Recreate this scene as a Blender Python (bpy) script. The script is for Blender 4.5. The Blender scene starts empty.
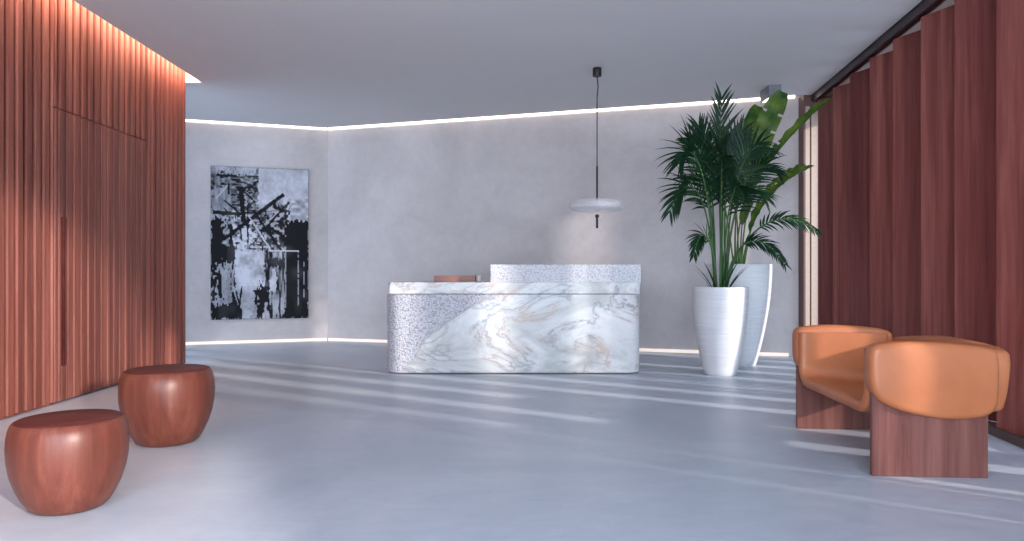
import bpy, bmesh, math, random
import numpy as np
from mathutils import Vector, Matrix, noise, kdtree
random.seed(7)
PI = math.pi
S = bpy.context.scene
COL = S.collection
# ------------------------------------------------------------------ camera, world, lights, exposure
cam_d = bpy.data.cameras.new('camera'); cam_d.sensor_width = 36; cam_d.lens = 36*720/1024
cam_d.clip_start = .05
cam = bpy.data.objects.new('camera', cam_d); COL.objects.link(cam)
cam.location = (0, 0, 1.2); cam.rotation_euler = (PI/2, 0, 0)
S.camera = cam
S.view_settings.view_transform = 'Standard'; S.view_settings.look = 'None'
S.view_settings.gamma = 1; S.view_settings.use_curve_mapping = False
S.view_settings.exposure = 0.2
w = bpy.data.worlds.new('sky'); S.world = w; w.use_nodes = True
bg = w.node_tree.nodes['Background']
bg.inputs[0].default_value = (.62, .78, 1.0, 1); bg.inputs[1].default_value = 3.2
def lamp(name, kind, loc, direction, energy, color, **kw):
    d = bpy.data.lights.new(name, kind); d.energy = energy; d.color = color
    for k, v in kw.items(): setattr(d, k, v)
    o = bpy.data.objects.new(name, d); COL.objects.link(o); o.location = loc
    o.rotation_euler = Vector(direction).to_track_quat('-Z', 'Y').to_euler()
    return o
sun = lamp('sun', 'SUN', (8, -3, 5), (-.85, .527, -.31), 4.2, (1.0, .90, .84), angle=math.radians(2.0))
# added fill light behind the camera, in place of unseen glazing
front = lamp('front_fill', 'AREA', (0, -3.2, 1.75), (0, 1, .04), 620, (.76, .87, 1.0), shape='RECTANGLE', size=7.0, size_y=3.4)
# warm spot added behind the camera for the lit patch on the slatted wall
beam = lamp('added_warm_spot', 'SPOT', (2.1, -1.6, 1.9), (-6.2, 6.8, -1.85), 3300, (1.0, .84, .76), spot_size=math.radians(25), spot_blend=.45, shadow_soft_size=.12)

# ------------------------------------------------------------------ helpers
def link(name, me, mat, parent=None):
    o = bpy.data.objects.new(name, me); COL.objects.link(o)
    if mat:
        for m in (mat if isinstance(mat, (list, tuple)) else [mat]): me.materials.append(m)
    if parent: o.parent = parent
    return o
def obj(name, bm, mat, parent=None, smooth=False, auto=None):
    bmesh.ops.recalc_face_normals(bm, faces=bm.faces)
    me = bpy.data.meshes.new(name); bm.to_mesh(me); bm.free()
    if smooth:
        me.polygons.foreach_set('use_smooth', [True]*len(me.polygons))
        if auto: me.set_sharp_from_angle(angle=math.radians(auto))
    return link(name, me, mat, parent)
def tag(o, label=None, cat=None, group=None, kind=None):
    if label: o['label'] = label
    if cat: o['category'] = cat
    if group: o['group'] = group
    if kind: o['kind'] = kind
    return o
def empty(name, loc, rz, label, cat, group=None):
    o = bpy.data.objects.new(name, None); COL.objects.link(o); o.location = loc; o.rotation_euler = (0, 0, rz)
    o.empty_display_size = .1
    return tag(o, label, cat, group)
def struct(name, bm, mat, **k):
    return tag(obj(name, bm, mat, **k), kind='structure')
def box(bm, x0, x1, y0, y1, z0, z1, M=None, mi=0):
    vs = [bm.verts.new((x, y, z)) for x in (x0, x1) for y in (y0, y1) for z in (z0, z1)]
    if M: 
        for v in vs: v.co = M @ v.co
    fs = []
    for a in ((0,1,3,2),(4,6,7,5),(0,4,5,1),(2,3,7,6),(0,2,6,4),(1,5,7,3)):
        f = bm.faces.new([vs[i] for i in a]); f.material_index = mi; fs.append(f)
    return vs
def prism(bm, pts, z0, z1):
    a = [bm.verts.new((x, y, z0)) for x, y in pts]; b = [bm.verts.new((x, y, z1)) for x, y in pts]
    n = len(pts)
    bm.faces.new(a[::-1]); bm.faces.new(b)
    for i in range(n): bm.faces.new((a[i], a[(i+1) % n], b[(i+1) % n], b[i]))
def lathe(bm, prof, seg=64, cx=0, cy=0, cap0=True, cap1=True):
    rings = []
    for r, z in prof:
        if r < 1e-5: rings.append([bm.verts.new((cx, cy, z))]); continue
        rings.append([bm.verts.new((cx+r*math.cos(2*PI*i/seg), cy+r*math.sin(2*PI*i/seg), z)) for i in range(seg)])
    for A, B in zip(rings, rings[1:]):
        for i in range(seg):
            j = (i+1) % seg
            if len(A) == 1 and len(B) == 1: continue
            if len(A) == 1: bm.faces.new((A[0], B[i], B[j]))
            elif len(B) == 1: bm.faces.new((A[i], A[j], B[0]))
            else: bm.faces.new((A[i], A[j], B[j], B[i]))
    if cap0 and len(rings[0]) > 1: bm.faces.new(rings[0][::-1])
    if cap1 and len(rings[-1]) > 1: bm.faces.new(rings[-1])
def tube(bm, pts, rads, seg=8):
    rings = []
    for i, p in enumerate(pts):
        t = (pts[min(i+1, len(pts)-1)]-pts[max(i-1, 0)]).normalized()
        u = t.cross(Vector((0, 1, 0)));
        if u.length < .05: u = t.cross(Vector((1, 0, 0)))
        u.normalize(); v = t.cross(u)
        r = rads[i] if isinstance(rads, (list, tuple)) else rads
        rings.append([bm.verts.new(p+u*(r*math.cos(2*PI*k/seg))+v*(r*math.sin(2*PI*k/seg))) for k in range(seg)])
    for A, B in zip(rings, rings[1:]):
        for k in range(seg): bm.faces.new((A[k], A[(k+1) % seg], B[(k+1) % seg], B[k]))
    bm.faces.new(rings[0][::-1]); bm.faces.new(rings[-1])
def bez(p, t):
    p = [Vector(q) for q in p]
    while len(p) > 1: p = [a.lerp(b, t) for a, b in zip(p, p[1:])]
    return p[0]

# ------------------------------------------------------------------ materials
class NT:
    def __init__(s, name):
        s.m = bpy.data.materials.new(name); s.m.use_nodes = True
        s.t = s.m.node_tree; s.b = s.t.nodes['Principled BSDF']
    def n(s, typ, **kw):
        x = s.t.nodes.new('ShaderNode'+typ)
        for k, v in kw.items():
            if k.startswith('i_'): x.inputs[k[2:].replace('_', ' ')].default_value = v
            else: setattr(x, k, v)
        return x
    def l(s, a, b): s.t.links.new(a, b)
    def coord(s, scale=(1,1,1), rot=(0,0,0), loc=(0,0,0)):
        tc = s.n('TexCoord'); mp = s.n('Mapping'); s.l(tc.outputs['Object'], mp.inputs[0])
        mp.inputs['Scale'].default_value = scale; mp.inputs['Rotation'].default_value = rot; mp.inputs['Location'].default_value = loc
        return mp.outputs[0]
    def noise(s, vec, scale, detail=4, rough=.55, dist=0):
        x = s.n('TexNoise'); s.l(vec, x.inputs['Vector'])
        x.inputs['Scale'].default_value = scale; x.inputs['Detail'].default_value = detail
        x.inputs['Roughness'].default_value = rough; x.inputs['Distortion'].default_value = dist
        return x.outputs['Fac']
    def ramp(s, fac, stops, interp='LINEAR'):
        r = s.n('ValToRGB'); s.l(fac, r.inputs[0]); cr = r.color_ramp; cr.interpolation = interp
        while len(cr.elements) < len(stops): cr.elements.new(.5)
        for e, (p, c) in zip(cr.elements, stops):
            e.position = p; e.color = (*c, 1) if len(c) == 3 else c
        return r.outputs[0]
    def mix(s, fac, a, b, mode='MIX'):
        x = s.n('Mix', data_type='RGBA', blend_type=mode)
        for k, v in ((0, fac), (6, a), (7, b)):
            if isinstance(v, bpy.types.NodeSocket): s.l(v, x.inputs[k])
            elif isinstance(v, tuple): x.inputs[k].default_value = (*v, 1)
            else: x.inputs[k].default_value = v
        return x.outputs[2]
    def math(s, op, a, b=None, c=None, clamp=False):
        x = s.n('Math', operation=op, use_clamp=clamp)
        for i, v in enumerate((a, b, c)):
            if v is None: continue
            if isinstance(v, bpy.types.NodeSocket): s.l(v, x.inputs[i])
            else: x.inputs[i].default_value = v
        return x.outputs[0]
    def bump(s, h, strength=.2, dist=.01):
        b = s.n('Bump'); b.inputs['Strength'].default_value = strength; b.inputs['Distance'].default_value = dist
        s.l(h, b.inputs['Height']); s.l(b.outputs[0], s.b.inputs['Normal'])
    def fin(s, color, rough=.5, **kw):
        for k, v in (('Base Color', color), ('Roughness', rough)):
            if isinstance(v, bpy.types.NodeSocket): s.l(v, s.b.inputs[k])
            elif isinstance(v, tuple): s.b.inputs[k].default_value = (*v, 1)
            else: s.b.inputs[k].default_value = v
        for k, v in kw.items(): s.b.inputs[k.replace('_', ' ')].default_value = v
        return s.m

def wood(name, dark, mid, light, across='y', sc=1.0, rough=.42, plank=None, randobj=False):
    m = NT(name)
    k = {'y': (12*sc, 12*sc, .55*sc), 'x': (.55*sc, 12*sc, 12*sc)}[across]
    v = m.coord(k)
    if randobj:
        oi = m.n('ObjectInfo'); va = m.n('VectorMath', operation='SCALE'); 
        cx = m.n('CombineXYZ'); m.l(oi.outputs['Random'], cx.inputs[0]); m.l(oi.outputs['Random'], cx.inputs[1]); m.l(oi.outputs['Random'], cx.inputs[2])
        m.l(cx.outputs[0], va.inputs[0]); va.inputs['Scale'].default_value = 37
        ad = m.n('VectorMath', operation='ADD'); m.l(v, ad.inputs[0]); m.l(va.outputs[0], ad.inputs[1]); v = ad.outputs[0]
    a = m.noise(v, .35, 3, .6, 1.2)
    b = m.noise(v, 2.2, 6, .7, .4)
    f = m.math('ADD', m.math('MULTIPLY', a, .6), m.math('MULTIPLY', b, .4))
    c = m.ramp(f, [(.34, dark), (.5, mid), (.66, light)])
    if plank:      # tone that jumps from plank to plank
        tc = m.n('TexCoord'); sp = m.n('SeparateXYZ'); m.l(tc.outputs['Object'], sp.inputs[0])
        q = m.math('FLOOR', m.math('DIVIDE', sp.outputs[plank[0]], plank[1]))
        wn = m.n('TexWhiteNoise', noise_dimensions='1D'); m.l(q, wn.inputs['W'])
        c = m.mix(1.0, c, m.ramp(wn.outputs['Value'], [(0, (.72, .70, .70)), (1, (1.12, 1.12, 1.12))]), 'MULTIPLY')
    if randobj: c = m.mix(1.0, c, m.ramp(oi.outputs['Random'], [(0, (.85, .80, .82)), (1, (1.15, 1.18, 1.12))]), 'MULTIPLY')
    m.bump(b, .12, .004)
    return m.fin(c, rough, Specular_IOR_Level=.25)
M = {}
M['slat'] = wood('slat_wood', (.17, .046, .032), (.28, .088, .062), (.40, .15, .108), 'y', 1.0, .5, plank=(1, .117))
M['panel'] = wood('panel_wood', (.10, .025, .022), (.17, .046, .040), (.27, .09, .074), 'y', .8, .45, randobj=True)
M['stool'] = wood('stool_wood', (.060, .018, .013), (.125, .038, .026), (.20, .072, .047), 'y', .55, .36)
M['stool_top'] = wood('stool_top_wood', (.05, .010, .010), (.085, .018, .016), (.13, .032, .026), 'x', .5, .5)
M['chair_wood'] = wood('chair_wood', (.085, .030, .026), (.155, .058, .047), (.23, .095, .075), 'y', 1.3, .42)
def plaster(name, c0, c1, rough, b=.15, sc=1.0, spec=.3):
    m = NT(name); v = m.coord()
    a = m.noise(v, .7*sc, 6, .62, .6); d = m.noise(v, 9*sc, 5, .7)
    f = m.math('ADD', m.math('MULTIPLY', a, .75), m.math('MULTIPLY', d, .25))
    m.bump(d, b, .01)
    return m.fin(m.ramp(f, [(.33, c0), (.66, c1)]), rough, Specular_IOR_Level=spec)
M['wall'] = plaster('mineral_plaster', (.475, .435, .43), (.65, .595, .585), .8)
M['ceiling'] = plaster('ceiling_plaster', (.70, .675, .675), (.74, .715, .715), .9, .03, .4)
M['white'] = plaster('cove_white', (.8, .78, .76), (.82, .8, .78), .8, .02)
def floor_mat():
    m = NT('polished_screed'); v = m.coord()
    a = m.noise(v, .55, 7, .62, .9)
    v2 = m.coord((1, 2.6, 1), (0, 0, .5)); b = m.noise(v2, 2.4, 7, .72, 1.5)
    f = m.math('ADD', m.math('MULTIPLY', a, .55), m.math('MULTIPLY', b, .45))
    c = m.ramp(f, [(.32, (.34, .40, .475)), (.5, (.43, .49, .565)), (.66, (.54, .59, .65))])
    r = m.ramp(b, [(.3, (.27,)*3), (.7, (.46,)*3)])
    m.bump(b, .06, .006)
    return m.fin(c, r, Specular_IOR_Level=.5)
M['floor'] = floor_mat()
def plain(name, c, rough=.5, metal=0, **k):
    m = NT(name); f = m.noise(m.coord(), 30, 3)
    c2 = tuple(min(1, x*1.15) for x in c)
    return m.fin(m.ramp(f, [(.3, c), (.7, c2)]), rough, Metallic=metal, **k)
M['black'] = plain('black_metal', (.012, .010, .012), .45)
M['track'] = plain('dark_bronze', (.022, .009, .010), .35, .0)
M['beige'] = plain('beige_frame', (.36, .27, .21), .6)
M['jamb'] = plain('brown_frame', (.10, .05, .042), .5)
M['soil'] = plain('soil', (.012, .009, .007), .95)
M['grey'] = plain('grey_paint', (.16, .17, .19), .45)
M['base'] = plain('dark_brown_skirting', (.06, .028, .024), .45)
def emit(name, c, s):
    m = NT(name); m.b.inputs['Emission Color'].default_value = (*c, 1); m.b.inputs['Emission Strength'].default_value = s
    return m.fin(c, .5)
M['led'] = emit('cove_light', (1.0, .86, .76), 3.2)
M['led_left'] = emit('cove_light_amber', (1.0, .70, .52), 17.0)
M['led_low'] = emit('floor_light', (1.0, .84, .72), .42)
M['lens'] = emit('spot_lens', (1.0, .88, .80), 6)
def leather():
    m = NT('tan_leather'); v = m.coord()
    a = m.noise(v, 3, 4); b = m.noise(v, 160, 3, .6)
    m.bump(b, .12, .002)
    return m.fin(m.ramp(a, [(.3, (.39, .122, .045)), (.7, (.47, .162, .066))]), .42, Specular_IOR_Level=.45)
M['leather'] = leather()
M['seam'] = plain('dark_seam', (.16, .05, .022), .6)
def marble(desk):
    m = NT('veined_marble' if desk else 'worktop_marble'); v = m.coord((1, 1, 1.9), (0, .35, 0))
    n1 = m.noise(v, 1.1, 8, .62, .7)
    vein = m.ramp(m.math('ABSOLUTE', m.math('SUBTRACT', n1, .5)), [(0, (1, 1, 1)), (.014, (.35,)*3), (.06, (0, 0, 0))])
    n2 = m.noise(v, 2.6, 9, .70, .9)
    vein2 = m.ramp(m.math('ABSOLUTE', m.math('SUBTRACT', n2, .47)), [(0, (.8,)*3), (.012, (.15,)*3), (.05, (0, 0, 0))])
    cloud = m.noise(v, .9, 5, .6, .8)
    base = m.ramp(cloud, [(.36, (.40, .41, .40)), (.5, (.63, .63, .62)), (.62, (.74, .73, .72))])
    tint = m.ramp(m.noise(v, 1.1, 3), [(.42, (.22, .235, .26)), (.6, (.46, .33, .25))])
    mask = m.ramp(m.noise(v, 1.6, 3), [(.42, (0, 0, 0)), (.6, (.85,)*3)])
    c = m.mix(m.math('MULTIPLY', vein, .95), base, tint)
    c = m.mix(m.math('MULTIPLY', vein2, mask), c, tint)
    if desk:    # chiselled part: white grains with grey pits, attribute 'rough' marks where it is
        at = m.n('Attribute', attribute_name='rough')
        vo = m.n('TexVoronoi'); m.l(m.coord(), vo.inputs['Vector']); vo.inputs['Scale'].default_value = 55
        g = m.math('ADD', vo.outputs['Distance'], m.math('MULTIPLY', m.noise(m.coord(), 60, 3), .5))
        rc = m.ramp(g, [(.45, (.66, .66, .68)), (.75, (.57, .57, .61)), (1.05, (.36, .36, .42))])
        c = m.mix(at.outputs['Fac'], c, rc)
        edge = m.math('MULTIPLY', m.math('MULTIPLY', at.outputs['Fac'], m.math('SUBTRACT', 1.0, at.outputs['Fac'])), 2.2)
        c = m.mix(edge, c, (.40, .36, .36))
        bp = m.n('Bump'); bp.inputs['Distance'].default_value = .012
        m.l(m.math('MULTIPLY', at.outputs['Fac'], .7), bp.inputs['Strength'])
        m.l(m.math('SUBTRACT', 1.0, g), bp.inputs['Height']); m.l(bp.outputs[0], m.b.inputs['Normal'])
        r = m.math('ADD', m.math('MULTIPLY', at.outputs['Fac'], .45), .28)
    else: r = .28
    return m.fin(c, r)
M['marble'] = marble(True); M['marble_top'] = marble(False)
def chisel():
    m = NT('chiselled_stone'); v = m.coord()
    vo = m.n('TexVoronoi'); m.l(v, vo.inputs['Vector']); vo.inputs['Scale'].default_value = 62
    g = m.math('ADD', vo.outputs['Distance'], m.math('MULTIPLY', m.noise(v, 50, 3), .5))
    m.bump(m.math('SUBTRACT', 1.0, g), .55, .012)
    return m.fin(m.ramp(g, [(.45, (.74, .74, .75)), (.75, (.66, .66, .69)), (1.05, (.46, .46, .50))]), .7)
M['chisel'] = chisel()
def potmat():
    m = NT('brushed_white_ceramic'); v = m.coord((1, 1, 26)); a = m.noise(v, 2.4, 5, .65)
    m.bump(a, .35, .006)
    return m.fin(m.ramp(a, [(.3, (.56, .565, .58)), (.7, (.68, .68, .69))]), .55)
M['pot'] = potmat()
def leafmat(name, c0, c1, tr, rough=.4):
    m = NT(name); a = m.noise(m.coord(), 5, 3)
    col = m.ramp(a, [(.3, c0), (.7, c1)])
    m.fin(col, rough, Specular_IOR_Level=.18)
    t = m.n('BsdfTranslucent'); m.l(m.mix(1.0, col, (1.3, 1.6, .7), 'MULTIPLY'), t.inputs[0])
    mx = m.n('MixShader'); mx.inputs[0].default_value = tr
    out = m.t.nodes['Material Output']; m.l(m.b.outputs[0], mx.inputs[1]); m.l(t.outputs[0], mx.inputs[2]); m.l(mx.outputs[0], out.inputs[0])
    return m.m
M['palm'] = leafmat('palm_leaf', (.005, .022, .011), (.014, .050, .018), .08)
M['palm_stem'] = leafmat('palm_stem', (.035, .085, .03), (.06, .13, .04), .05)
M['banana'] = leafmat('paddle_leaf', (.018, .065, .016), (.15, .22, .04), .3)
M['banana_stem'] = leafmat('paddle_stem', (.05, .10, .03), (.08, .16, .05), .05)
M['tray'] = plain('brown_tray', (.26, .115, .085), .5)
M['cup'] = plain('pale_cup', (.62, .56, .53), .35)
def opal():
    m = NT('opal_glass'); m.fin((.88, .90, .95), .12, Transmission_Weight=.35, IOR=1.45)
    tr = m.n('BsdfTransparent'); mx = m.n('MixShader')
    mx.inputs[0].default_value = .42
    m.l(tr.outputs[0], mx.inputs[1]); m.l(m.b.outputs[0], mx.inputs[2]); m.l(mx.outputs[0], m.t.nodes['Material Output'].inputs[0])
    return m.m
M['opal'] = opal()

# ------------------------------------------------------------------ room geometry (x right, y into the room)
H = 3.6; TOP = 3.84
corner = Vector((-3.15, 12.32))
dL = Vector((-2.10, -.71)).normalized()        # back wall, left stretch
dR = Vector((7.15, -2.30)).normalized()        # back wall, right stretch
cR = corner+dR*7.47                             # where it meets the window wall
def rx(y): return 2.806+.131*y                  # window wall line
def lx(y): return -3.95-.023*y                  # slatted wall line
endL = corner+dL*5.2
nL = Vector((dL.y, -dL.x)); nL = nL if nL.y < 0 else -nL
nR = Vector((-dR.y, dR.x)); nR = nR if nR.y < 0 else -nR
ENDY = 9.19
bm = bmesh.new(); box(bm, -9.5, 7.5, -4.5, 13.6, -.12, 0); struct('floor', bm, M['floor'])
# back walls, each a slab
def wall(name, a, b, n, th=.2, z1=TOP):
    bm = bmesh.new(); prism(bm, [a, b, b-n*th, a-n*th], 0, z1); return struct(name, bm, M['wall'])
wall('wall_back', corner, cR+dR*.25, nR)
wall('wall_back_left', corner, endL, nL)
# ceiling slab, stopping .2 short of the lit walls
g = .2
def isect(p, d, q, e):
    den = d.x*e.y-d.y*e.x; t = ((q.x-p.x)*e.y-(q.y-p.y)*e.x)/den; return p+d*t
ic = isect(corner+nL*g, dL, corner+nR*g, dR)
il = endL+nL*g; ir = cR+nR*g
bm = bmesh.new()
prism(bm, [(lx(-4)+g, -4.2), (rx(-4)+.02, -4.2), (rx(ir.y)+.02, ir.y), tuple(ir), tuple(ic), tuple(il), (il.x, ENDY+.09), (lx(ENDY)+g, ENDY+.09)], H, TOP)
struct('ceiling', bm, M['ceiling'])
bm = bmesh.new(); prism(bm, [(-9, -4.2), (rx(-4)+.5, -4.2), (rx(10)+.5, 10), (4.6, 10.6), (-2, 13.2), (-9, 11.5)], TOP, TOP+.2)
struct('trim_1', bm, M['white'])                # lid over the coves
# cove lights
def strip(name, a, b, n, z0, z1, d0, d1, mat, label):
    bm = bmesh.new(); prism(bm, [a+n*d0, b+n*d0, b+n*d1, a+n*d1], z0, z1)
    return tag(obj(name, bm, mat), label, 'light')
strip('cove_light', corner+dR*.02, cR-dR*.02, nR, H+.004, H+.075, .001, .014, M['led'], 'long glowing ceiling line above the wall behind the desk')
strip('cove_light', corner+dL*.02, endL, nL, H+.004, H+.075, .001, .014, M['led'], 'glowing ceiling line above the short wall with the artwork')
a = Vector((lx(-4), -4)); b = Vector((lx(ENDY), ENDY)); nn = Vector((1, 0))
strip('cove_light', a, b, nn, TOP-.05, TOP-.02, .05, .18, M['led_left'], 'amber glowing ceiling slot over the slatted timber wall')
strip('floor_light', corner+dR*.02, cR-dR*.1, nR, .002, .045, .004, .022, M['led_low'], 'thin lit line at the foot of the wall behind the desk')
strip('floor_light', corner+dL*.02, endL, nL, .002, .045, .004, .022, M['led_low'], 'thin lit line at the foot of the wall with the artwork')

# slatted wall: backing + slats, door cut in
DY0, DY1, DZ = 6.455, 8.15, 2.66
PITCH = .117
bm = bmesh.new()
def lbox(bm, y0, y1, off0, off1, z0, z1):
    prism(bm, [(lx(y0)+off0, y0), (lx(y1)+off0, y1), (lx(y1)+off1, y1), (lx(y0)+off1, y0)], z0, z1)
ys = []
y = ENDY
while y > -4: ys.append(y); y -= PITCH
lbox(bm, -4.2, DY0-.008, -.30, -.034, 0, TOP-.001); lbox(bm, DY1+.008, ENDY, -.30, -.034, 0, TOP-.001); lbox(bm, DY0-.008, DY1+.008, -.30, -.034, DZ+.01, TOP-.001)
lbox(bm, DY0-.008, DY1+.008, -.30, -.10, 0, DZ+.01)
def slats(bm, ya, yb, z0, z1, depth, inv=False):
    for y in ys:
        a, b = max(y-PITCH+.030, ya), min(y, yb)
        if b-a < .012: continue
        x0a, x1a = lx(a), lx(b); e = .012
        # slat with eased edges
        prism(bm, [(x0a-depth, a), (x0a-e, a), (x0a, a+min(e, (b-a)/3)), (x1a, b-min(e, (b-a)/3)), (x1a-e, b), (x1a-depth, b)], z0, z1)
slats(bm, -4.2, DY0-.008, .02, TOP-.002, .035); slats(bm, DY1+.008, ENDY, .02, TOP-.002, .035); slats(bm, DY0-.008, DY1+.008, DZ+.01, TOP-.002, .035)
struct('wall_left', bm, M['slat'])
bm = bmesh.new(); HY0, HY1, HZ0, HZ1 = 6.57, 6.645, .33, 1.69
lbox(bm, DY0, HY0, -.09, -.018, .015, DZ); lbox(bm, HY1, DY1, -.09, -.018, .015, DZ)
lbox(bm, HY0, HY1, -.09, -.018, .015, HZ0); lbox(bm, HY0, HY1, -.09, -.018, HZ1, DZ)
lbox(bm, HY0, HY1, -.09, -.075, HZ0, HZ1)
for ya, yb, z0, z1 in ((DY0, HY0-.012, .015, DZ), (HY0-.012, HY1+.012, .015, HZ0), (HY0-.012, HY1+.012, HZ1, DZ), (HY1+.012, DY1, .015, DZ)):
    for y in ys:
        a, b = max(y-PITCH+.018, ya), min(y, yb)
        if b-a < .012: continue
        prism(bm, [(lx(a)-.02, a), (lx(a)-.008, a), (lx(a), a+.006), (lx(b), b-.006), (lx(b)-.008, b), (lx(b)-.02, b)], z0, z1)
door = struct('door_1', bm, M['slat'])
bm = bmesh.new()
lbox(bm, HY0+.002, HY0+.022, -.074, .012, HZ0+.002, HZ1-.002); lbox(bm, HY0+.024, HY1-.002, -.074, -.066, HZ0+.002, HZ1-.002)
tag(obj('door_handle', bm, M['stool_top'], door), 'long dark upright finger pull')
bm = bmesh.new(); lbox(bm, ENDY+.001, ENDY+.0899, -.30, g-.001, H, TOP); struct('trim_2', bm, M['white'])
# lit end face of the slot: its housing is white

# window wall ------------------------------------------------------
cosw = math.hypot(1, .131); wd = Vector((.131, 1, 0)).normalized(); wn_ = Vector((wd.y, -wd.x, 0))
def wp(y, off): return Vector((rx(y), y, 0))+wn_*off
def wbox(bm, y0, y1, o0, o1, z0, z1):
    prism(bm, [tuple(wp(y0, o0).xy), tuple(wp(y1, o0).xy), tuple(wp(y1, o1).xy), tuple(wp(y0, o1).xy)], z0, z1)
YN = 3.0
TZ = H-.10
bm = bmesh.new(); wbox(bm, -4.2, 9.83, .0, .035, TZ, H-.001); wbox(bm, -4.2, 9.83, .05, .085, TZ, H-.001); wbox(bm, -4.2, 9.83, .0, .085, H-.03, H-.001)
tag(obj('ceiling_track', bm, M['track']), 'black ceiling track carrying the row of tall pivoting timber panels', 'track')
bm = bmesh.new(); wbox(bm, -4.2, 9.74, .46, .54, H-.26, TOP); wbox(bm, -4.2, 9.74, .46, .54, 0, .08)
wbox(bm, -4.2, 10.0, .09, .54, H-.001, TOP); wbox(bm, 9.5, 10.0, .30, .36, H-.3, H-.001)
for y in (9.70, 6.4, 3.2, 0.0, -3.2): wbox(bm, y, y+.06, .46, .54, .08, H-.26)
tag(struct('window_1', bm, M['beige']), 'pale beige window frame behind the timber panels')
bm = bmesh.new(); wbox(bm, -4.2, 9.76, .0, .02, 0, .065); wbox(bm, -4.2, 9.76, .02, .459, 0, .03); struct('baseboard_right', bm, M['base'])
# beige and brown uprights closing the far end
bm = bmesh.new(); box(bm, 3.985, 4.012, 9.84, 10.015, 0, H-.001); box(bm, 4.08, 4.10, 9.90, 9.95, 0, H-.15); box(bm, 4.012, 4.20, 9.84, 9.95, H-.15, H-.001); struct('trim_3', bm, M['jamb'])
bm = bmesh.new(); box(bm, 4.013, 4.079, 9.86, 9.95, 0, H-.151); box(bm, 4.101, 4.19, 9.86, 9.95, 0, H-.151); struct('trim_4', bm, M['beige'])
bm = bmesh.new(); wbox(bm, 9.96, 10.02, .05, .54, 0, H-.001); struct('trim_5', bm, M['jamb'])
# panels
PHI = math.radians(28); LP = .625; TH = .028
ordn = ['first', 'second', 'third', 'fourth', 'fifth', 'sixth', 'seventh', 'eighth', 'ninth', 'tenth', 'eleventh']
def panel_mesh():
    bm = bmesh.new(); box(bm, -TH/2, TH/2, -LP, 0, .035, TZ-.012)
    bmesh.ops.bevel(bm, geom=bm.edges[:], offset=.004, segments=2, affect='EDGES')
    return bm
proto = None
for k in range(11):
    yy = 9.66-.63*k
    p = wp(yy, .042)
    if k == 0:
        o = obj('timber_panel', panel_mesh(), M['panel']); proto = o
    else:
        o = proto.copy(); COL.objects.link(o)
    o.location = (p.x, p.y, 0)
    # local -y runs toward the camera and outward
    o.rotation_euler = (0, 0, -math.atan(.131)+PHI)
    tag(o, 'tall dark red timber panel, %s from the plants end of the row' % ordn[k], 'panel', 'pivoting timber panels of the window wall')
bm = bmesh.new(); wbox(bm, -4.2, 2.8, .1, .3, 0, TOP); struct('wall_right', bm, M['wall'])

# ------------------------------------------------------------------ reception desk
desk = empty('reception_desk', (.012, 8.35, 0), 0, 'long white marble reception desk with a chiselled stone corner and raised stone ledge', 'desk')
def rrect(x0, x1, y0, y1, r, n, step):
    pts = []
    for cx, cy, a0 in ((x1-r, y0+r, -90), (x1-r, y1-r, 0), (x0+r, y1-r, 90), (x0+r, y0+r, 180)):
        for i in range(n+1):
            a = math.radians(a0+90*i/n); pts.append(Vector((cx+r*math.cos(a), cy+r*math.sin(a))))
    out = []
    for a, b in zip(pts, pts[1:]+pts[:1]):
        m = max(1, int((b-a).length/step))
        for i in range(m): out.append(a.lerp(b, i/m))
    return out
def loft(bm, path, zs, inset=lambda z: 0):
    c = sum(path, Vector((0, 0)))/len(path); n = len(path)
    nrm = []
    for i in range(n):
        t = (path[(i+1) % n]-path[i-1]).normalized(); nrm.append(Vector((t.y, -t.x)))
    rings = [[bm.verts.new((*(p-q*inset(z)), z)) for p, q in zip(path, nrm)] for z in zs]
    for A, B in zip(rings, rings[1:]):
        for i in range(n): bm.faces.new((A[i], A[(i+1) % n], B[(i+1) % n], B[i]))
    bm.faces.new(rings[0][::-1]); bm.faces.new(rings[-1]); return rings, nrm
W2 = 1.472
bm = bmesh.new()
path = rrect(-W2-.018, W2+.024, 0, .85, .19, 12, .014)
BZ = .922
zs = [.012, .018, .03]+[.03+(BZ-.03)*i/64 for i in range(1, 65)]
rings, nrm = loft(bm, path, zs, lambda z: .018*max(0, (.035-z)/.035)**2)
def roughness_at(x, z):
    b = -1.66+ (z/.92)**1.1*.85+.9*max(0, z-.62)      # boundary running up to the right
    b += .10*noise.noise(Vector((x*2.0, z*2.6, 3)))+.04*noise.noise(Vector((x*9, z*9, 7)))
    return max(0, min(1, (b-x)/.025+.5))
for ring in rings[2:]:
    for v, q in zip(ring, nrm):
        if v.co.y < .42:
            r = roughness_at(v.co.x-.34, v.co.z)
            if r > 0:
                c = v.co
                h = noise.noise(c*34)*.6+noise.noise(c*75)*.5
                v.co += Vector((q.x, q.y, 0))*(r*(h*.009-.004))
bm.verts.ensure_lookup_table()
vals = [roughness_at(v.co.x-.34, v.co.z) if v.co.y < .5 else 0 for v in bm.verts]
body = obj('desk_body', bm, M['marble'], desk, smooth=True, auto=50)
at = body.data.attributes.new('rough', 'FLOAT', 'POINT'); at.data.foreach_set('value', vals)
bm = bmesh.new(); path = rrect(-W2+.02, W2+.010, .0, .86, .03, 5, .2)
loft(bm, path, [BZ+.006, BZ+.012, 1.060, 1.066], lambda z: .005 if z < BZ+.008 or z > 1.062 else 0)
obj('worktop', bm, M['marble_top'], desk)
bm = bmesh.new(); box(bm, -W2+.06, W2-.05, .05, .8, BZ-.002, BZ+.007); obj('shadow_gap', bm, M['jamb'], desk)
bm = bmesh.new()
x0 = -.268
path = rrect(x0, W2+.016, .004, .26, .012, 3, .013)
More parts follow.
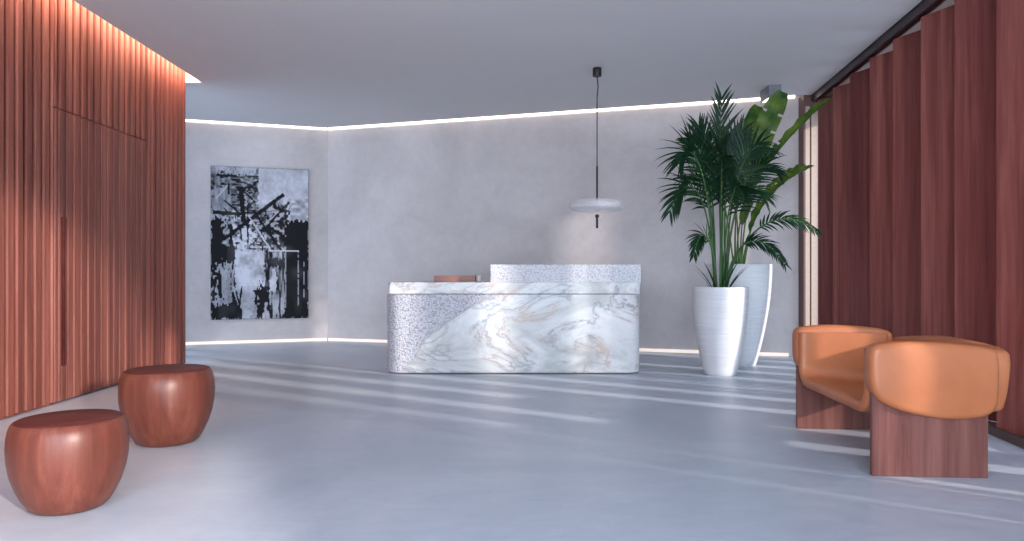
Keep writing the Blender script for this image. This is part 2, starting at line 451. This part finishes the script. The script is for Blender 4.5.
rings, nrm = loft(bm, path, [1.0665+.202*i/16 for i in range(17)])
for ring in rings:
    for v, q in zip(ring, nrm):
        c = v.co; v.co += Vector((q.x, q.y, 0))*((noise.noise(c*30)*.6+noise.noise(c*70)*.5)*.007-.003)
for v in rings[-1]: v.co.z += noise.noise(v.co*40)*.005
tag(obj('raised_ledge', bm, M['chisel'], desk, smooth=True, auto=50), 'chiselled white stone ledge')
# things on the desk
bm = bmesh.new()
box(bm, -.245, .245, -.14, .14, 0, .012)
for a in ((-.245, .245, -.14, -.128), (-.245, .245, .128, .14), (-.245, -.233, -.128, .128), (.233, .245, -.128, .128)): box(bm, *a, .012, .072)
box(bm, -.225, .225, -.12, .12, .012, .06)
o = obj('desk_tray', bm, M['tray']); o.location = (-.69, 8.75, 1.067); tag(o, 'low reddish brown tray on the left of the desk top', 'tray')
bm = bmesh.new(); lathe(bm, [(.022, 0), (.032, .004), (.036, .05), (.037, .07), (.034, .07), (.031, .012), (.0, .010)], 32, cap1=False)
o = obj('cup', bm, M['cup'], smooth=True, auto=40); o.location = (-.40, 8.72, 1.067); tag(o, 'small pale cup standing beside the brown tray on the desk', 'cup')

# ------------------------------------------------------------------ stools
def stool(loc, rz, label, k):
    root = empty('drum_stool', loc, rz, label, 'stool', None); root.scale = (k, k, k)
    bm = bmesh.new(); h = .464
    prof = [(0, 0), (.14, 0), (.165, .006), (.185, .022), (.212, .065), (.240, .125), (.262, .195), (.274, .27), (.277, .33), (.273, .385), (.265, .425), (.256, .446), (.248, .456), (.243, .458), (.240, .452), (0, .450)]
    lathe(bm, prof, 96)
    obj('stool_body', bm, M['stool'], root, smooth=True, auto=50)
    bm = bmesh.new(); lathe(bm, [(.2385, .4505), (.2385, .459), (.234, .4625), (.10, .4635), (0, .4635)], 96)
    tag(obj('stool_top', bm, M['stool_top'], root, smooth=True, auto=50), 'dark maroon wooden top')
    return root
stool((-2.25, 3.66, 0), 0, 'round bulging wooden stool nearest the viewer, at the lower left corner', .98)
stool((-2.41, 5.04, 0), .4, 'round bulging wooden stool standing farther back, beside the slatted door', 1.11)

# ------------------------------------------------------------------ armchair
CR = math.radians(-4.0)
# local x: front (open side, left in the picture) -> back ; local y: near side -> far side
chair = empty('armchair', (2.095, 4.20, 0), CR, 'wide tan leather armchair on two dark timber side slabs', 'armchair')
WY = 1.29
def pad(outline, t, puff=.035, seg=6):
    """cushion: closed 2D outline in local (x,z), thickness t along y, edges rounded"""
    bm = bmesh.new(); n = len(outline)
    cen = sum(outline, Vector((0, 0)))/n
    nr = []
    for i in range(n):
        tt = (outline[(i+1) % n]-outline[i-1]).normalized(); q = Vector((tt.y, -tt.x))
        if q.dot(outline[i]-cen) < 0: q = -q
        nr.append(q)
    rings = []
    for k in range(seg*2+1):
        a = -PI/2+PI*k/(seg*2)
        ins = puff*(1-math.cos(a)); yy = t/2+math.sin(a)*(min(puff, t/2)) + (0 if k != seg else 0)
        if k < seg: yy = min(puff, t/2)*(1+math.sin(a))
        elif k > seg: yy = t-min(puff, t/2)*(1-math.sin(a))
        else: yy = t/2
        rings.append([bm.verts.new((p.x-q.x*ins, yy, p.y-q.y*ins)) for p, q in zip(outline, nr)])
    for A, B in zip(rings, rings[1:]):
        for i in range(n): bm.faces.new((A[i], A[(i+1) % n], B[(i+1) % n], B[i]))
    for ring, sy in ((rings[0], -1), (rings[-1], 1)):      # soft crown on the two faces
        prev = ring
        for s, d in ((.8, .006), (.5, .011), (.2, .013)):
            cc = Vector((cen.x, ring[0].co.y, cen.y))
            cur = [bm.verts.new(cc+(v.co-cc)*s+Vector((0, sy*d, 0))) for v in ring]
            for i in range(n): bm.faces.new((prev[i], prev[(i+1) % n], cur[(i+1) % n], cur[i]))
            prev = cur
        bm.faces.new(prev)
    return bm
def smooth_outline(ctrl, per=5):
    """closed Catmull-Rom through control points"""
    n = len(ctrl); out = []
    for i in range(n):
        p0, p1, p2, p3 = [Vector(ctrl[(i+j-1) % n]) for j in range(4)]
        for k in range(per):
            t = k/per
            out.append(.5*((2*p1)+(-p0+p2)*t+(2*p0-5*p1+4*p2-p3)*t*t+(-p0+3*p1-3*p2+p3)*t**3))
    return out
arm = [(-.016, .64), (-.014, .725), (.008, .762), (.06, .775), (.20, .788), (.34, .788), (.50, .778), (.62, .762), (.682, .738), (.700, .69), (.704, .60), (.700, .48), (.684, .405), (.63, .362), (.52, .342), (.38, .342), (.22, .368), (.10, .408), (.025, .455), (-.010, .53)]
ARM_T = .12
for y0 in (-.045, WY-ARM_T+.045):
    bm = pad(smooth_outline(arm), ARM_T, .038)
    for v in bm.verts: v.co.y += y0
    a = obj('arm_rest', bm, M['leather'], chair, smooth=True)
for y0 in (0, WY-.032):
    bm = bmesh.new(); box(bm, .005, .655, y0, y0+.032, 0, .50)
    bmesh.ops.bevel(bm, geom=bm.edges[:], offset=.003, segments=2, affect='EDGES')
    obj('side_slab', bm, M['chair_wood'], chair)
# seat sling: band with U section in (y,z), swept front->back
def band(path_fn, xs, th, name, mat):
    bm = bmesh.new(); rings = []
    nu = 40
    for xi, x in enumerate(xs):
        ring = []
        e = min(xi, len(xs)-1-xi); ins = (0.028, .012, .003, 0)[min(e, 3)]
        top = []; bot = []
        for i in range(nu+1):
            (y, z), (ny, nz) = path_fn(i/nu, x)
            top.append(Vector((x, y+ny*(th/2-ins), z+nz*(th/2-ins)))); bot.append(Vector((x, y-ny*(th/2-ins), z-nz*(th/2-ins))))
        rings.append([bm.verts.new(p) for p in top+bot[::-1]])
    n = len(rings[0])
    for A, B in zip(rings, rings[1:]):
        for i in range(n): bm.faces.new((A[i], A[(i+1) % n], B[(i+1) % n], B[i]))
    bm.faces.new(rings[0][::-1]); bm.faces.new(rings[-1])
    return obj(name, bm, mat, chair, smooth=True, auto=60)
def usec(u, x):
    """U: down the near arm, across the seat, up the far arm"""
    yA, yB = .085, WY-.085; zt = .735; zs = .375+.0*x-.05*min(1, max(0, x/.6)); R = .12
    L1 = zt-zs-R; L2 = R*PI/2; L3 = (yB-yA)-2*R; tot = 2*L1+2*L2+L3; s = u*tot
    if s < L1: return (yA, zt-s), (1, 0)
    s -= L1
    if s < L2: a = s/R; return (yA+R-R*math.cos(a), zs+R-R*math.sin(a)), (math.cos(a), math.sin(a))
    s -= L2
    if s < L3: return (yA+R+s, zs), (0, 1)
    s -= L3
    if s < L2: a = s/R; return (yB-R+R*math.sin(a), zs+R-R*math.cos(a)), (-math.sin(a), math.cos(a))
    s -= L2
    return (yB, zs+R+s), (-1, 0)
xs = [.0, .006, .018, .04]+[.08+.52*i/10 for i in range(11)]+[.615, .63, .64]
band(usec, xs, .075, 'seat', M['leather'])
# backrest: rounded slab between the arms, reaching a little past them
def yz_pad(outline, t, puff):
    bm = pad(outline, t, puff)
    for v in bm.verts: v.co = Vector((v.co.y, v.co.x, v.co.z))
    return bm
bk = [(.02, .45), (.0, .60), (.008, .70), (.05, .752), (.20, .768), (.45, .775), (.645, .776), (.84, .762), (1.09, .735), (1.24, .71), (1.282, .67), (1.29, .60), (1.27, .45), (1.22, .385), (1.0, .36), (.645, .35), (.29, .36), (.07, .385)]
bm = yz_pad(smooth_outline(bk, 6), .12, .04)
for v in bm.verts:
    v.co.x += .655+.08*(v.co.z-.4); v.co.z -= .012
obj('backrest', bm, M['leather'], chair, smooth=True)
seen = set()
for o in chair.children:      # the two arms are not quite square to each other
    for v in o.data.vertices: v.co.x -= .028*v.co.y/WY
# ------------------------------------------------------------------ pendant
pen = empty('pendant_lamp', (1.008, 8.53, 1.70), 0, 'opal glass disc pendant on a black cord over the desk', 'lamp')
def add(name, bm, mat, par, z=0, **k):
    o = obj(name, bm, mat, par, **k); return o
bm = bmesh.new(); lathe(bm, [(0, 1.80), (.050, 1.80), (.052, 1.806), (.052, 1.889), (.048, 1.8985), (0, 1.8985)], 32); add('ceiling_cup', bm, M['black'], pen, smooth=True, auto=40)
bm = bmesh.new(); pts = [Vector((0, 0, .72)), Vector((0, 0, 1.2)), Vector((.0, 0, 1.55)), Vector((.012, 0, 1.68)), Vector((0, 0, 1.80))]
tube(bm, [bez([pts[0], pts[1]], t/4) for t in range(5)]+[pts[2], pts[3], pts[4]], .0065, 8); add('cord', bm, M['black'], pen, smooth=True)
bm = bmesh.new(); lathe(bm, [(0, .0), (.012, .0), (.014, .004), (.014, .125), (.024, .13), (.024, .155), (.012, .165), (0, .165)], 24); add('lower_rod', bm, M['black'], pen, smooth=True, auto=40)
bm = bmesh.new(); lathe(bm, [(0, .34), (.012, .34), (.012, .73), (.009, .74), (0, .74)], 20); add('upper_rod', bm, M['black'], pen, smooth=True, auto=40)
prof = []
for i in range(33):
    a = -PI/2+PI*i/32; c, s_ = math.cos(a), math.sin(a)
    prof.append((.335*abs(c)**.5, .262+(.085 if s_ > 0 else .075)*s_))
bm = bmesh.new(); lathe(bm, [(max(r, 0), z) for r, z in prof], 72, cap0=False, cap1=False); bmesh.ops.remove_doubles(bm, verts=bm.verts, dist=1e-4)
add('lamp_shade', bm, M['opal'], pen, smooth=True)
bm = bmesh.new(); lathe(bm, [(0, .235), (.15, .236), (.25, .248), (.285, .258), (.25, .268), (.15, .276), (0, .277)], 60)
add('inner_disc', bm, M['opal'], pen, smooth=True)

# ceiling spot box
sp = empty('ceiling_spot', (3.40, 9.465, H-.16), 0, 'square grey surface-mounted ceiling spot above the plants', 'lamp')
bm = bmesh.new()
for a in ((-.08, -.068, -.165, .165), (.068, .08, -.165, .165), (-.068, .068, -.165, -.153), (-.068, .068, .153, .165)): box(bm, *a, 0, .1595)
box(bm, -.068, .068, -.153, .153, .02, .1595); obj('spot_housing', bm, M['grey'], sp)
bm = bmesh.new(); box(bm, -.064, .064, -.149, .149, .006, .018); obj('spot_lens', bm, M['lens'], sp)

# ------------------------------------------------------------------ artwork
def art():
    nx, nz = 150, 246; rng = np.random.default_rng(3)
    u, v = np.meshgrid((np.arange(nx)+.5)/nx, (np.arange(nz)+.5)/nz)
    def sm(sx, sz, seed):
        r = np.random.default_rng(seed).random((sz+2, sx+2)); X = u*sx; Z = v*sz
        i = X.astype(int); j = Z.astype(int); fx = X-i; fz = Z-j; fx = fx*fx*(3-2*fx); fz = fz*fz*(3-2*fz)
        return (r[j, i]*(1-fx)+r[j, i+1]*fx)*(1-fz)+(r[j+1, i]*(1-fx)+r[j+1, i+1]*fx)*fz
    c = .50+.25*(sm(8, 12, 1)-.5)
    n1 = sm(18, 60, 2); n2 = sm(60, 14, 4); n3 = sm(40, 60, 5); n4 = sm(90, 40, 6); n5 = sm(9, 13, 8)
    def rect(u0, u1, v0, v1, j=.02):
        du = (n3-.5)*j*2; dv = (n4-.5)*j*2
        return (u+du > u0) & (u+du < u1) & (v+dv > v0) & (v+dv < v1)
    def put(m, val):
        nonlocal c; c = np.where(m, val, c)
    put(rect(0, .48, 0, .32), .42+.5*(n1-.5)+.2*(n3-.5))
    put(rect(0, .48, .02, .30) & (n1 > .66), .12)
    put(rect(0, .46, .0, .06) & (n4 > .4), .55)
    put(rect(.02, .2, .14, .30), .48+.2*n2-.1)
    put(rect(.48, 1, 0, .24, .01), .64+.12*(n3-.5)+.1*(n5-.5))
    put(rect(.78, 1, .2, .35), .55+.4*(n1-.5)+.1*(n4-.5))
    put(rect(.15, .78, .30, .56, .04), .30+.8*(n3-.5)+.3*(n5-.5))
    put(rect(.2, .45, .34, .52, .05) & (n1 > .52), .75)
    put(rect(.55, .78, .24, .52, .03) & (n2 > .5), .12)
    put(rect(.60, .76, .26, .46, .02) & (n1 < .5), .60)
    def line(x0, y0, x1, y1, w, val, jag=.01):
        dx, dy = x1-x0, (y1-y0)*1.64; L = math.hypot(dx, dy); px = u-x0; py = (v-y0)*1.64
        t = (px*dx+py*dy)/L/L; d = np.abs(px*dy-py*dx)/L+(n3-.5)*jag
        put((d < w) & (t > 0) & (t < 1), val)
    rr = random.Random(11)
    for k in range(46):
        a, b = rr.uniform(.04, .72), rr.uniform(.02, .54); th = rr.choice((0, 0, PI/2, PI/2, -.9, .8))+rr.uniform(-.08, .08); l = rr.uniform(.05, .22)
        line(a, b, a+l*math.cos(th), b+l*math.sin(th)*.6, rr.uniform(.003, .010), rr.choice((.05, .05, .08, .62, .7)), .006)
    put(rect(.48, 1, 0, .20, .008), .66+.08*(n5-.5))
    line(.12, .48, .74, .17, .020, .05); line(.3, .50, .78, .24, .006, .62); line(.52, .42, .80, .22, .013, .06)
    line(.42, .28, .72, .55, .014, .04); line(.36, .30, .62, .56, .008, .7); line(.20, .38, .20, .56, .018, .06); line(.37, .22, .37, .5, .008, .08)
    line(.02, .3, .35, .31, .02, .07); line(.30, .14, .33, .36, .025, .05)
    put(rect(0, .13, .34, 1, .03), .028); put(rect(.0, .24, .52, .64, .02), .03); put(rect(.13, .26, .52, .88, .03) & (n2 > .45), .05)
    put(rect(.05, .2, .64, .9, .05) & (n2 > .35), .50); put(rect(.01, .12, .56, .6, .02), .04)
    put(rect(0, .32, .88, 1, .02), .035); put(rect(.02, .2, .86, .9, .03), .45)
    put(rect(.24, .54, .545, .80, .015), .66+.14*(n5-.5)+.06*(n3-.5))
    tri = (v > .78) & (v < .99) & (np.abs(u-.37-(n3-.5)*.06) < .17*(1-(v-.78)/.26)); put(tri, .62)
    put(rect(.54, .80, .56, 1, .02), .30+.9*(n2-.5)); put(rect(.46, .60, .78, 1, .05), .035)
    put((v > .84) & (np.abs(u-.66) < .07+(v-.84)*.5+(n3-.5)*.05) & (n2 > .42), .55)
    put(rect(.60, .66, .68, .82, .02), .7); put(rect(.57, .75, .6, .66, .02), .06)
    put(rect(.755, 1, .355, 1, .018), .025); put(rect(.83, .98, .345, .365, .02), .03)
    for lx_, a, b, w_ in ((.895, .55, .92, .006), (.955, .62, .87, .006), (.76, .52, .93, .006)): put((np.abs(u-lx_) < w_) & (v > a) & (v < b) & (n3 > .25), .42)
    line(.58, .548, .90, .548, .007, .75, .004); line(.22, .8, .36, .99, .008, .6); line(.27, .99, .31, .78, .007, .05); line(.24, .78, .31, .99, .006, .05)
    c = np.clip(c+.22*(n5-.5)+.12*(n3-.5)*(c > .1), 0, 1)**1.5*.95; c = np.clip(c, .012, .62)
    return nx, nz, c
nx, nz, c = art()
AL = corner+dL*.325; AW = 1.525; AT = .04
pic = empty('wall_artwork', (0, 0, 0), 0, 'large black and white abstract painting on the short angled wall', 'painting')
base = AL+nL*.001
pic.location = (base.x, base.y, .40)
pic.rotation_euler = (0, 0, math.atan2(-dL.y, -dL.x))      # local +x runs toward the corner (right)
# local frame: x from -AW (left) to 0 (right), -y toward the viewer
me = bpy.data.meshes.new('canvas'); HT = 2.50
vv = [(-AW+AW*i/nx, -AT, HT*(1-j/nz)) for j in range(nz+1) for i in range(nx+1)]
ff = [(j*(nx+1)+i, (j+1)*(nx+1)+i, (j+1)*(nx+1)+i+1, j*(nx+1)+i+1) for j in range(nz) for i in range(nx)]
me.from_pydata(vv, [], ff)
ca = me.color_attributes.new('paint', 'FLOAT_COLOR', 'CORNER')
cc = np.repeat(c.reshape(-1), 4); arr = np.stack([cc*.96, cc*.97, cc*1.08, np.ones_like(cc)], 1).astype(np.float32)
ca.data.foreach_set('color', arr.reshape(-1))
m = NT('oil_paint'); at = m.n('Attribute', attribute_name='paint'); m.fin(at.outputs['Color'], .6, Specular_IOR_Level=.1); m.bump(m.noise(m.coord(), 40, 4), .15, .003)
link('canvas', me, m.m, pic)
bm = bmesh.new(); box(bm, -AW-.004, .004, -AT+.001, 0, -.004, HT+.004); obj('stretcher_frame', bm, M['black'], pic)

# ------------------------------------------------------------------ plants
def pot(parent, H_, rt, rb, bulge):
    bm = bmesh.new(); N = 26; prof = [(0, 0), (rb-.012, 0), (rb, .012)]
    for i in range(1, N+1):
        t = i/N; r = rb+(rt-rb)*(1-(1-t)**1.9) + bulge*math.sin(PI*t)
        prof.append((r, .012+(H_-.018)*t))
    r = prof[-1][0]
    prof += [(r-.004, H_), (r-.03, H_), (r-.034, H_-.01), (r-.04, H_-.07), (0, H_-.07)]
    lathe(bm, prof, 96)
    obj('pot', bm, M['pot'], parent, smooth=True, auto=45)
    bm = bmesh.new(); rs = r-.042; lathe(bm, [(rs, H_-.069), (rs-.01, H_-.045), (rs*.6, H_-.03), (0, H_-.022)], 48); obj('soil', bm, M['soil'], parent, smooth=True)

def leaflet(bm, base, d, up, L, wd_, droop, nseg=5):
    side = d.cross(up)
    if side.length < 1e-3: side = Vector((1, 0, 0))
    side.normalize(); p = base.copy(); dd = d.copy(); prev = None
    for i in range(nseg+1):
        t = i/nseg
        w_ = wd_*(.35+.65*math.sin(min(1, t*2.2)*PI/2))*(1-t**2.2) if i < nseg else 0
        if i == nseg: cur = [bm.verts.new(p)]
        else: cur = [bm.verts.new(p-side*w_/2), bm.verts.new(p-up*w_*.16), bm.verts.new(p+side*w_/2)]
        if prev:
            if len(cur) == 3: bm.faces.new((prev[0], prev[1], cur[1], cur[0])); bm.faces.new((prev[1], prev[2], cur[2], cur[1]))
            else: bm.faces.new((prev[0], prev[1], cur[0])); bm.faces.new((prev[1], prev[2], cur[0]))
        prev = cur
        dd = (dd+Vector((0, 0, -droop/nseg))).normalized(); p = p+dd*(L/nseg)
def frond(parent, ctrl, t0=.42, n=26, L=.42, wd_=.045, droop=.7, spread=.95, seed=0, face=None):
    R = random.Random(seed); bm = bmesh.new()
    P = [bez(ctrl, i/20) for i in range(21)]
    tube(bm, P, [.013*(1-.8*i/20)+.0015 for i in range(21)], 6)
    for f in bm.faces: f.material_index = 1
    for k in range(n):
        t = t0+(1-t0)*(k+.5)/n; b = bez(ctrl, t); tg = (bez(ctrl, min(1, t+.02))-bez(ctrl, t-.02)).normalized()
        ref = face or Vector((0, 0, 1))
        sd = tg.cross(ref)
        if sd.length < .25: sd = tg.cross(Vector((0, -1, .2)))
        sd.normalize(); up = sd.cross(tg).normalized()
        q = (k+.5)/n; ll = L*(.55+.45*math.sin(min(1, q*1.9)*PI/2))*(1-.55*max(0, q-.45)/.55)
        fw = .85+.9*q
        for s in (-1, 1):
            d = (sd*s*spread+tg*fw+up*.28+Vector((R.uniform(-.1, .1), R.uniform(-.1, .1), R.uniform(-.08, .08)))).normalized()
            leaflet(bm, b+tg*(R.uniform(-.008, .008)), d, up, ll*R.uniform(.9, 1.08), wd_*R.uniform(.85, 1.1), droop*R.uniform(.7, 1.2))
    o = obj('frond', bm, [M['palm'], M['palm_stem']], parent, smooth=True)
    return o
palm = empty('potted_palm', (2.41, 8.33, 0), 0, 'dark green feathery palm in the shorter white tapered pot, in front', 'plant')
pot(palm, 1.012, .316, .186, .0)
def B(a): return (.07*math.cos(a), .07*math.sin(a), .97)
F = [ # tip dx, dy, z ; mid control dx,dy,z ; length of leaflets
 ((.03, .05, 3.22), (-.02, .0, 2.2), .46, .46),
 ((-.22, .10, 2.88), (-.10, .05, 2.35), .44, .45),
 ((.22, -.05, 2.80), (.04, .0, 2.3), .42, .45),
 ((-.50, -.10, 2.42), (-.26, -.05, 2.72), .50, .45),
 ((-.60, -.05, 1.86), (-.28, -.05, 2.45), .40, .42),
 ((-.38, -.28, 1.36), (-.22, -.15, 1.78), .30, .45),
 ((.62, -.1, 2.34), (.26, -.05, 2.45), .42, .42),
 ((.60, .15, 2.02), (.28, .1, 2.30), .38, .45),
 ((1.10, -.10, 1.62), (.55, -.1, 1.95), .30, .50),
 ((.66, -.25, 1.26), (.30, -.15, 1.72), .30, .50),
 ((-.12, -.45, 2.45), (-.05, -.25, 2.45), .36, .40),
 ((.10, -.50, 2.02), (.05, -.3, 2.25), .36, .42),
 ((.22, .42, 2.5), (.1, .2, 2.5), .38, .42),
 ((-.30, .40, 2.25), (-.1, .25, 2.4), .38, .42),
 ((.02, -.1, 2.70), (-.02, -.05, 2.3), .42, .40),
 ((-.36, .05, 2.74), (-.16, .05, 2.5), .34, .5),
 ((.46, -.15, 2.62), (.16, -.1, 2.5), .42, .45),
]
for i, (tip, mid, L, t0) in enumerate(F):
    a = math.atan2(tip[1], tip[0]); b = Vector(B(a)); mid = Vector(mid); tip = Vector(tip)
    c1 = b.lerp(mid, .5); c1.x *= .45; c1.y *= .45
    frond(palm, [b, c1+Vector((0, 0, .1)), mid+(mid-b)*.12, tip], t0, 19, L*1.0*(.8 if tip.z < 1.7 else 1.08), .036 if tip.z > 1.7 else .03, .55 if i in (0, 1, 2, 15) else .85, .6 if i in (0, 1, 2) else 1.0, seed=i, face=Vector((0, -.75, .65)) if i not in (10, 11, 14) else Vector((.5, -.3, .8)))
# thin short suckers at the soil
bm = bmesh.new()
R = random.Random(5)
for k in range(9):
    a = R.uniform(0, 2*PI); b = Vector((.09*math.cos(a), .09*math.sin(a), .97)); d = Vector((math.cos(a)*.5, math.sin(a)*.5, 1)).normalized()
    leaflet(bm, b, d, Vector((-math.cos(a), -math.sin(a), .5)).normalized(), R.uniform(.3, .5), .03, .7)
obj('young_shoots', bm, M['palm'], palm, smooth=True)

bird = empty('potted_paddle_plant', (2.885, 9.15, 0), 0, 'broad paddle-leaved plant in the taller white pot, standing behind the palm', 'plant')
pot(bird, 1.28, .40, .205, .0)
def paddle(parent, stalk, blade, width, facing, fold=.25, splits=(), seed=0, thick=.013, blunt=False):
    """stalk and blade: lists of control points; facing: direction the upper side looks"""
    R = random.Random(seed)
    bm = bmesh.new(); P = [bez(stalk, i/14) for i in range(15)]
    tube(bm, P, [thick*(1-.4*i/14) for i in range(15)], 8)
    Q = [bez(blade, i/24) for i in range(25)]
    tube(bm, Q, [thick*.6*(1-.85*i/24)+.001 for i in range(25)], 6)
    for f in bm.faces: f.material_index = 1
    N = 40; facing = Vector(facing).normalized(); prev = None
    for i in range(N+1):
        t = i/N; p = bez(blade, t); tg = (bez(blade, min(1, t+.02))-bez(blade, max(0, t-.02))).normalized()
        sd = tg.cross(facing).normalized(); up = sd.cross(tg).normalized()
        w_ = width/2*(math.sin(min(1, t*2.6+.08)*PI/2)**.8)*((1-max(0, (t-.72)/.28)**2.4*(.8 if blunt else 1))**.5 if t < 1 or blunt else 0)
        row = []
        for s in (-1, -.55, 0, .55, 1):
            rip = .012*math.sin(t*46+s)*abs(s)
            row.append(p+sd*(s*w_)+up*(fold*abs(s)*w_+rip))
        cur = [bm.verts.new(q) for q in row]
        if prev:
            for j in range(4):
                s_out = j in (0, 3)
                if s_out and any(abs(t-q) < .5/N for q in splits): continue
                bm.faces.new((prev[j], prev[j+1], cur[j+1], cur[j]))
        prev = cur
    o = obj('leaf', bm, [M['banana'], M['banana_stem']], parent, smooth=True)
    return o
b0 = (0, 0, 1.22)
def off(px, py, D=9.15):   # point in the plant's own frame
    return Vector(((px-512)/720*D-2.885, D-9.15, 1.2+(270.5-py)/720*D))
paddle(bird, [(-.02, 0, 1.22), (-.05, .0, 1.7), off(748, 190, 9.1)], [off(748, 190, 9.1), off(756, 140, 9.0), off(783, 92, 8.95)], .27, (-.2, -1, .1), .12, (.45, .62, .8), 1, blunt=True)
paddle(bird, [(-.04, .02, 1.22), (-.06, .0, 1.7), off(737, 200, 9.2)], [off(737, 200, 9.2), off(743, 150, 9.2), off(758, 106, 9.25)], .25, (.1, -1, .1), .2, (.7,), 2, blunt=True)
paddle(bird, [(.03, 0, 1.22), (.05, .0, 1.8), off(752, 190, 8.95)], [off(752, 190, 8.95), off(776, 145, 8.8), off(831, 98, 8.55)], .17, (-.75, -.35, .62), .55, (.5,), 3)
paddle(bird, [(.05, .02, 1.22), (.06, .0, 1.45), off(750, 232, 9.0)], [off(750, 232, 9.0), off(766, 185, 8.9), off(814, 166, 8.75)], .20, (-.6, -.3, .8), .45, (.35, .6), 4)
paddle(bird, [(.06, .0, 1.22), (.10, .0, 1.55), off(757, 205, 9.1)], [off(757, 205, 9.1), off(775, 175, 9.0), off(806, 165, 8.85)], .12, (-.4, -.2, 1), .5, (), 5)
paddle(bird, [(-.06, .0, 1.22), (-.12, .0, 1.7), off(722, 190, 9.3)], [off(722, 190, 9.3), off(708, 158, 9.35), off(684, 150, 9.4)], .20, (.5, -.6, .8), .3, (.5,), 6)
paddle(bird, [(.0, -.05, 1.22), (.0, -.05, 1.5), off(742, 225, 9.0)], [off(742, 225, 9.0), off(744, 208, 8.95), off(752, 200, 8.9)], .11, (-.3, -1, .2), .4, (), 7)
paddle(bird, [(.02, .05, 1.22), (.02, .1, 1.6), off(736, 200, 9.5)], [off(736, 200, 9.5), off(728, 160, 9.6), off(722, 125, 9.6)], .2, (.2, -1, .1), .2, (.6,), 8)
